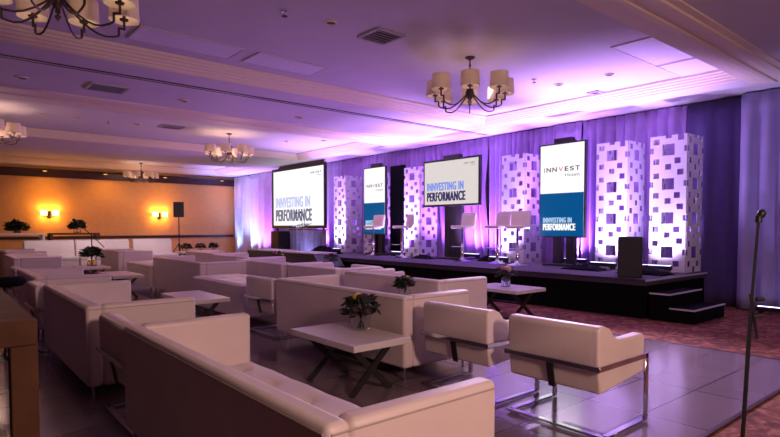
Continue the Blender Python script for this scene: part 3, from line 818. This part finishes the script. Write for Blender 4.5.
# ------------------------------------------------------------------ armchairs (facing +x, back at x=0, width along y, origin centre back)
def make_armchair(label, loc, rot, group):
    t = thing('lounge_armchair', label, 'armchair', loc, rot, group)
    W = .72; w = W/2
    bm = BM(); prism(bm, [(0.03, .3), (.16, .3), (.15, .5), (.1, .72), (.07, .745), (.02, .745), (-.005, .72), (0, .5)], -w+.03, w-.03, 'Y'); bk = obj('backrest', bm, M['leather'], t, bevel=.02)
    for s in (-1, 1):
        prof = [(.03, .3), (.62, .36), (.63, .6), (.61, .635), (.4, .63), (.27, .635), (.2, .665), (.15, .72), (.08, .744), (.02, .744), (-.004, .72), (.001, .5)]
        bm = BM(); prism(bm, prof, s*(w+.001), s*(w-.085), 'Y'); obj('arm', bm, M['leather'], t, bevel=.018)
    bm = BM(); box(bm, .12, .6, -w+.09, w-.09, .3, .44); obj('seat_cushion', bm, M['leather'], t, bevel=.03)
    bm = BM()
    z = .475; e = .012
    bar(bm, (-e, -w-e, z), (-e, w+e, z), .018, .035)
    for s in (-1, 1): bar(bm, (-e-.009, s*(w+e), z), (.64, s*(w+e), z), .018, .035)
    obj('side_rail', bm, M['chrome'], t, bevel=.003, seg=1)
    bm = BM(); bar(bm, (-.012, 0, .475), (.03, 0, .285), .05, .012, up=(1, 0, 0)); obj('back_strap', bm, M['dark_metal'], t)
    for s in (-1, 1):
        bm = BM(); bar(bm, (.63, s*(w+e), .01), (.63, s*(w+e), .49), .045, .018, up=(0, 1, 0)); obj('leg', bm, M['chrome'], t, bevel=.003, seg=1)
        bm = BM(); bar(bm, (.05, s*(w+e), .021), (.61, s*(w+e), .021), .045, .016); obj('runner', bm, M['chrome'], t, bevel=.003, seg=1)
    bm = BM(); bar(bm, (.05, -w-.03, .021), (.05, w+.03, .021), .045, .016); obj('cross_bar', bm, M['chrome'], t, bevel=.003, seg=1)
    return t
ag = 'white armchairs on chrome sled frames'
a0 = make_armchair('nearest white armchair on chrome sled frame, right side at the dance floor', (3.27, 2.185, .012), 0, ag)
AR = [((3.27, 3.1, .012), 0, 'white armchair wedged between the nearest armchair and the middle sofa'),
      ((3.23, 6.5, .012), 0, 'white armchair left of the middle sofa, mostly hidden by it'),
      ((.96, 4.19, .012), 0, 'white armchair behind the nearest sofa, only its rear corner showing'),
      ((.88, 7.5, .012), 0, 'white armchair with curved arm at the left edge, behind the left sofas'),
      ((1.0, 10.6, .012), 0, 'white armchair in the left row behind another sofa end'),
      ((5.6, 7.4, .012), 0, 'white armchair in the row nearest the stage, left of the front sofa')]
for l, r, lab in AR: dup(a0, l, r, lab, ag)

# ------------------------------------------------------------------ coffee tables
def make_table(label, loc, W, L, rot=0, h=.46, group='white cross-leg coffee tables', legw=.05):
    t = thing('coffee_table', label, 'coffee table', loc, rot, group)
    bm = BM(); box(bm, -W/2, W/2, -L/2, L/2, h-.055, h); obj('tabletop', bm, M['tabletop'], t, bevel=.006, seg=2)
    for s in (-1, 1):
        bm = BM(); y = s*(L/2-.17)
        z1 = h-.056
        bar(bm, (-W/2+.08, y-.012, .0), (W/2-.1, y-.012, z1), legw, .024, up=(0, 1, 0)); bar(bm, (W/2-.08, y+.013, .0), (-W/2+.1, y+.013, z1), legw, .024, up=(0, 1, 0))
        obj('cross_leg', bm, M['black_wood'], t)
    bm = BM(); bar(bm, (0, -L/2+.17, h*.48), (0, L/2-.17, h*.48), .03, .03); obj('stretcher', bm, M['black_wood'], t)
    return t
make_table('nearest white coffee table with crossed dark legs, holding yellow flowers', (2.81, 3.93, .012), .6, .99)
make_table('white coffee table with crossed legs in front of the stage', (6.97, 5.48, 0), .72, 1.0)
make_table('white coffee table behind the second sofa, empty top', (2.75, 7.45, .012), .55, 1.1)
make_table('small far white coffee table with a dark plant at left', (2.95, 14.6, .012), .62, .95)
make_table('empty white coffee table between the plant table and the wide-backed sofa', (2.92, 11.95, .012), .55, 1.3)

# ------------------------------------------------------------------ flowers
def make_flowers(label, loc, s=1.0, cols=('petal_plum', 'petal_yellow', 'petal_plum'), seed=1, n=9, group='flower vases on the tables', spread=.16, vh=.15, leaves=70, ls=1.0, vr=.075):
    rnd = random.Random(seed)
    t = thing('flower_vase', label, 'flower vase', loc, 0, group)
    bm = BM(); lathe(bm, [(.001, .002), ((vr-.005)*s, .002), (vr*s, .01), (vr*s, vh*s), ((vr-.005)*s, vh*s), ((vr-.005)*s, .015), (.001, .015)], 20, caps=False); obj('vase', bm, M['glass'], t, smooth=True)
    bm = BM()
    for k in range(12):
        a = rnd.uniform(0, 6.28); r = rnd.uniform(0, .05)*s
        tube(bm, [(r*cos(a), r*sin(a), .02*s), (-r*cos(a)*.5, -r*sin(a)*.5, vh*s), (spread*.6*s*cos(a), spread*.6*s*sin(a), (vh+.08)*s)], .003*s, 5)
    for k in range(leaves):
        a = rnd.uniform(0, 6.28); e = rnd.uniform(-.35, 1.3); R = spread*s*rnd.uniform(.6, 1.1)
        c = Vector((R*cos(a)*cos(e), R*sin(a)*cos(e), (vh+.05)*s+R*.75*sin(e)))
        d = Vector((cos(a+rnd.uniform(-1, 1)), sin(a+rnd.uniform(-1, 1)), rnd.uniform(-.5, .6))).normalized(); w = d.cross(Vector((rnd.uniform(-1, 1), rnd.uniform(-1, 1), 1))).normalized()
        l = .045*s*ls*rnd.uniform(.7, 1.3); ww = l*.42
        vs = [bm.verts.new(c-d*l), bm.verts.new(c+w*ww), bm.verts.new(c+d*l), bm.verts.new(c-w*ww)]
        bm.faces.new(vs)
    obj('foliage', bm, M['leaf'], t)
    for k in range(n):
        a = rnd.uniform(0, 6.28); e = rnd.uniform(.0, 1.4); R = spread*s*.85
        if k == 0: e = 1.3
        c = Vector((R*cos(a)*cos(e), R*sin(a)*cos(e), (vh+.05)*s+R*.8*sin(e)))
        bm = BM(); rr = .042*s*rnd.uniform(.8, 1.25)
        bmesh.ops.create_icosphere(bm, subdivisions=2, radius=rr)
        for v in bm.verts:
            q = 1+.22*sin(9*math.atan2(v.co.y, v.co.x))*abs(sin(4*v.co.z/rr)); v.co = v.co*q; v.co.z *= .75; v.co += c
        col = cols[k % len(cols)]
        obj('flower', bm, M[col], t, smooth=True)
    return t
make_flowers('vase of dark flowers with one yellow bloom on the nearest coffee table', (3.0, 4.0, .472), 1.05, ('petal_yellow', 'petal_plum', 'petal_plum', 'petal_plum', 'petal_plum', 'petal_plum', 'petal_plum'), 3, 12, leaves=190, vr=.085, vh=.12, spread=.165)
make_table('narrow white table squeezed between the two middle sofas, holding green flowers', (4.3, 4.87, .012), .32, .7)
make_flowers('vase of green and plum flowers rising behind the middle sofa', (4.3, 4.87, .472), 1.0, ('petal_plum', 'leaf', 'petal_plum', 'petal_yellow'), 8, 9, leaves=150, vr=.07, vh=.2, spread=.125)
make_table('white coffee table before the stage near the sloped black case', (6.98, 10.5, 0), .6, .9)
make_flowers('small vase of red flowers before the sloped black case', (7.0, 10.45, .46), 1.05, ('petal_pink', 'petal_plum', 'petal_plum'), 9, 9, leaves=120)
make_table('white coffee table by the far black case and corner drapes', (7.05, 13.3, 0), .6, .9)
make_flowers('small vase of flowers left of the far black case', (7.13, 13.2, .46), .95, ('petal_plum', 'petal_yellow', 'petal_pink'), 10, 9, leaves=120)
make_flowers('vase of red and green flowers on the table in front of the stage', (7.0, 5.5, .46), 1.0, ('petal_pink', 'petal_plum', 'petal_cream'), 5)
make_flowers('dark plant in a vase on the far left coffee table', (2.95, 14.6, .472), 1.4, ('petal_plum', 'leaf'), 6, 8, leaves=200, ls=1.3)


# high tables by the left wall and their plants
def make_high(label, x, y, L, m):
    t = thing('high_table', label, 'high table', (x, y, 0), 0, 'high tables before the orange wall')
    W = .6; h = 1.2
    bm = BM(); box(bm, -L/2, L/2, -W/2, W/2, h-.06, h); obj('tabletop', bm, m, t, bevel=.008)
    for sx in (-1, 1):
        for sy in (-1, 1):
            bm = BM(); box(bm, sx*(L/2-.04)-.04, sx*(L/2-.04)+.04, sy*(W/2-.04)-.04, sy*(W/2-.04)+.04, 0, h-.06); obj('leg', bm, m, t)
    bm = BM(); box(bm, -L/2+.08, L/2-.08, -.02, .02, .25, .3); obj('stretcher', bm, m, t)
make_high('white-topped high table at the far left before the orange wall', 2.1, 21.7, 1.7, M['tabletop'])
make_high('brown wooden high table right of the white-topped one', 3.85, 21.7, 1.5, M['wood'])
make_flowers('dark round plant on the white-topped high table', (2.2, 21.7, 1.2), 1.5, ('petal_plum', 'leaf'), 11, 8, 'plants on the high tables', .2, .06, 260, 1.6)
make_flowers('dark leafy plant on the brown high table behind the boom microphone', (3.95, 21.7, 1.2), 1.5, ('petal_plum', 'leaf'), 12, 8, 'plants on the high tables', .17, .1, 260, 1.6)

# far white table with three plants by the corner
t = make_table('far white table with three small plants by the corner drapes', (7.75, 20.3, 0), 1.6, .7, 0, .5)
for i, (x, lab) in enumerate(((7.25, 'left'), (7.75, 'middle'), (8.25, 'right'))):
    make_flowers('small dark plant on the far white table, the %s of three' % lab, (x, 20.3, .5), 1.1, ('petal_plum', 'petal_pink'), 20+i, 6, 'three small plants on the far white table', .16, .1, 160, 1.4)

# ------------------------------------------------------------------ oak console at the left edge
t = thing('console_table', 'brown wooden console table cut off by the left edge', 'console table', (.06, 3.9, .0))
x0, x1, y0, y1, h = -.3, .29, -1.1, .9, 1.0
bm = BM()
for a in ((x0, x1, y0, y0+.13), (x0, x1, y1-.13, y1), (x0, x0+.13, y0+.13, y1-.13), (x1-.13, x1, y0+.13, y1-.13)): box(bm, *a, h-.11, h)
obj('top_frame', bm, M['wood'], t, bevel=.006, seg=2)
bm = BM(); box(bm, x0+.13, x1-.13, y0+.13, y1-.13, h-.06, h-.02); obj('inset_top', bm, M['wood'], t)
for x in (x0, x1-.1):
    for y in (y0, y1-.1):
        bm = BM(); box(bm, x, x+.1, y, y+.1, .012, h-.11); obj('leg', bm, M['wood'], t, bevel=.005, seg=2)
t = thing('black_stool', 'tall black stool with low curved back cut off by the left edge', 'bar stool', (.6, 7.05, 0), -.3)
bm = BM(); lathe(bm, [(.001, .001), (.2, .001), (.2, .015), (.04, .04), (.03, .08)], 20, caps=False); obj('base', bm, M['black'], t, smooth=True)
bm = BM(); tube(bm, [(0, 0, .05), (0, 0, .78)], .025, 10); obj('pole', bm, M['black'], t, smooth=True)
bm = BM(); lathe(bm, [(.001, .78), (.16, .78), (.19, .81), (.19, .84), (.16, .87), (.001, .875)], 24, caps=False); obj('seat', bm, M['black_cloth'], t, smooth=True)
bm = BM()
prof = []
for k in range(9):
    a = -1.0+2.0*k/8
    prof.append((-.2*cos(a), .2*sin(a)))
prism(bm, prof+[(x*.8, y*.8) for x, y in prof[::-1]], .93, 1.16, 'Z'); obj('backrest', bm, M['black_cloth'], t, bevel=.015)
bm = BM()
for y in (-.1, .1): tube(bm, [(-.13, y, .82), (-.16, y, .95)], .012, 6)
obj('back_support', bm, M['black'], t)

# ------------------------------------------------------------------ microphone stands
def mic_head(bm, p, d, r=.026, l=.09):
    p, d = Vector(p), Vector(d).normalized()
    tube(bm, [p, p+d*.03, p+d*(l*.75), p+d*l], [r*.6, r, r, r*.5], 12)
t = thing('microphone_stand', 'tall black microphone stand at the right edge with folded boom', 'microphone stand', (3.9, 1.2, 0), 0)
bm = BM(); lathe(bm, [(.001, 0.0), (.14, 0), (.14, .015), (.05, .03), (.02, .05)], 24); obj('base', bm, M['black'], t, smooth=True)
top = (.10, -.03, 1.44)
bm = BM(); tube(bm, [(0, 0, .03), (.045, -.015, .85)], .013, 8); tube(bm, [(.045, -.015, .85), top], .009, 8); obj('pole', bm, M['black'], t)
bm = BM(); tube(bm, [(.055, -.01, .98), (.075, -.045, .7)], .011, 8); tube(bm, [(.06, -.04, .95), (.10, -.07, .95)], .012, 8); tube(bm, [(.045, -.03, .84), (.10, -.07, .85)], .01, 8); obj('clutch', bm, M['black'], t)
bm = BM(); tube(bm, [(top[0], top[1], 1.43), (top[0]+.005, top[1], 1.47)], .02, 10); mic_head(bm, (top[0], top[1], 1.45), (.12, -.1, .3), .024, .065); obj('microphone', bm, M['black'], t, smooth=True)

t = thing('boom_microphone_stand', 'black boom microphone stand rising behind the dark plant at left', 'microphone stand', (3.22, 15.9, 0), 0)
bm = BM(); tube(bm, [(0, 0, .05), (0, 0, 1.2)], .014, 8); obj('pole', bm, M['black'], t)
for k in range(3):
    a = k*2*pi/3
    bm = BM(); tube(bm, [(0, 0, .2), (.28*cos(a), .28*sin(a), .01)], .01, 6); obj('leg', bm, M['black'], t)
bm = BM(); tube(bm, [(-.26*1.2, .1, 1.52), (0, 0, 1.2), (.27, -.11, .87)], .011, 8); obj('boom', bm, M['black'], t)
bm = BM(); mic_head(bm, (-.3, .1, 1.52), (-.4, .1, .35), .04, .14); obj('microphone', bm, M['black'], t, smooth=True)

# ------------------------------------------------------------------ lights of the room and added fill spots
V = (.48, .17, 1.0)
for i, (l, lab) in enumerate([((9.78, 4.4, SZ), '')]+UP):
    x, y, z = l
    if z > 0:
        if x > 10:
            lamp('SPOT', 'violet_uplight', (x+.05, y, z+.16), 410, V, aim=(XC-.2, y, 3.4), spot_size=radians(120), spot_blend=.9, shadow_soft_size=.12)
        else:
            lamp('SPOT', 'column_wash', (x-.2, y-.05, z+.16), 210, (.62, .44, 1), aim=(x+.22, y+.02, z+1.2), spot_size=radians(120), spot_blend=1, shadow_soft_size=.1)
for y in (8.7, 10.1, 12.0, 16.2):
    lamp('SPOT', 'violet_uplight', (10.45, y, SZ+.1), 410, V, aim=(XC-.2, y, 3.4), spot_size=radians(120), spot_blend=.9, shadow_soft_size=.12)
for y in (5.0, 7.0, 9.0, 11.0, 14.0):
    lamp('SPOT', 'ceiling_wash', (9.7, y+.05, SZ+.25), 1250, (.55, .3, 1), aim=(9.1, y, 3.8), spot_size=radians(84), spot_blend=1, shadow_soft_size=.12)
for y, c, e in ((20.3, (.6, .14, 1), 500), (21.1, (.5, .3, 1), 300), (22.0, (.4, .5, 1), 480), (23.2, (.16, .26, 1), 600)):
    lamp('SPOT', 'corner_uplight', (10.1, y, .16), e, c, aim=(XC-.2, y+(.5 if y < 22 else -.5), 3.0), spot_size=radians(90), spot_blend=.9, shadow_soft_size=.08)
lamp('SPOT', 'skirt_fill', (9.75, 16.4, .08), 60, (.5, .45, 1), aim=(10.2, 16.7, 1.0), spot_size=radians(110), spot_blend=.9, shadow_soft_size=.08)  # added fill to turn the skirt bluish, no fixture here
lamp('SPOT', 'lilac_fill', (8.33, 5.45, 3.78), 2300, (.8, .58, 1), aim=(5.2, 2.3, 0), spot_size=radians(52), spot_blend=1, shadow_soft_size=.12)  # added fill to brighten the dance floor; the ceiling fitting here is unlit
lamp('SPOT', 'lilac_fill', (8.6, 7.6, 3.6), 300, (.8, .6, 1), aim=(2.6, 4.2, 0), spot_size=radians(70), spot_blend=1, shadow_soft_size=.12)  # added lilac fill for the sofa seats
lamp('SPOT', 'right_uplight', (10.0, 2.0, .16), 70, (.4, .36, 1), aim=(XC-.15, 2.4, 3.0), spot_size=radians(90), spot_blend=.9, shadow_soft_size=.1)
for y in (7.3, 9.2, 12.0, 16.0):  # added fill: violet spill over the ceiling, without fixtures
    lamp('SPOT', 'violet_fill', (9.4, y, SZ+.3), 420, (.52, .2, 1), aim=(3.5, y-.2, 3.9), spot_size=radians(80), spot_blend=1, shadow_soft_size=.5)
for x in (3.2, 4.8, 6.6):  # added fill to brighten the high-backed sofas, no lit ceiling fittings here
    lamp('SPOT', 'back_sofa_fill', (x, 18.0, 3.6), 170, (1, .8, .8), aim=(x+.1, 21.0, .6), spot_size=radians(60), spot_blend=1, shadow_soft_size=.08)
for y in (6.6, 8.8, 10.4, 12.0):  # added front fill for the bar stools, without fixtures
    lamp('SPOT', 'stool_fill', (6.2, y-1.2, 3.62), 95, (1, .74, .85), aim=(9.5, y, 1.4), spot_size=radians(38), spot_blend=1, shadow_soft_size=.1)
# chandelier lamps
W1 = (1, .6, .45)
for (l, lab), e in zip([((6.04, 5.42, ZT), '')]+CH, (4, 2, 50, 40, 25)):
    lamp('POINT', 'chandelier_lamp', (l[0], l[1], l[2]-.8), e, W1, shadow_soft_size=.4)
for x, e in ((1.5, 800), (6.0, 140)):
    lamp('SPOT', 'chandelier_lamp', (x, -3.0, 3.05), e, (1, .62, .54), aim=(x+1.2, 3.0, 0), spot_size=radians(115), spot_blend=1, shadow_soft_size=.4)

# ------------------------------------------------------------------ camera and world
cam = bpy.data.cameras.new('camera'); co = bpy.data.objects.new('camera', cam); COL.objects.link(co)
F = 550.3; PIT = 2.14; A = radians(50.08)
cam.sensor_fit = 'HORIZONTAL'; cam.sensor_width = 36; cam.lens = F/780*36
cam.shift_y = (247.7-218.5)/780
cam.clip_start = .05; cam.clip_end = 100
co.location = (0, 0, 1.40)
co.rotation_euler = (radians(90-PIT), 0, A-pi/2)
scene.camera = co
w = bpy.data.worlds.new('world'); scene.world = w; w.use_nodes = True
w.node_tree.nodes['Background'].inputs['Color'].default_value = (.5, .35, .6, 1)
w.node_tree.nodes['Background'].inputs['Strength'].default_value = .02
scene.view_settings.view_transform = 'Standard'; scene.view_settings.look = 'None'
scene.view_settings.gamma = 1; scene.view_settings.exposure = 0; scene.view_settings.use_curve_mapping = False
try:
    scene.cycles.use_denoising = True
    scene.cycles.max_bounces = 7; scene.cycles.diffuse_bounces = 4; scene.cycles.glossy_bounces = 3; scene.cycles.transmission_bounces = 5
    scene.cycles.sample_clamp_indirect = 4
    scene.cycles.caustics_reflective = False; scene.cycles.caustics_refractive = False
except Exception: pass
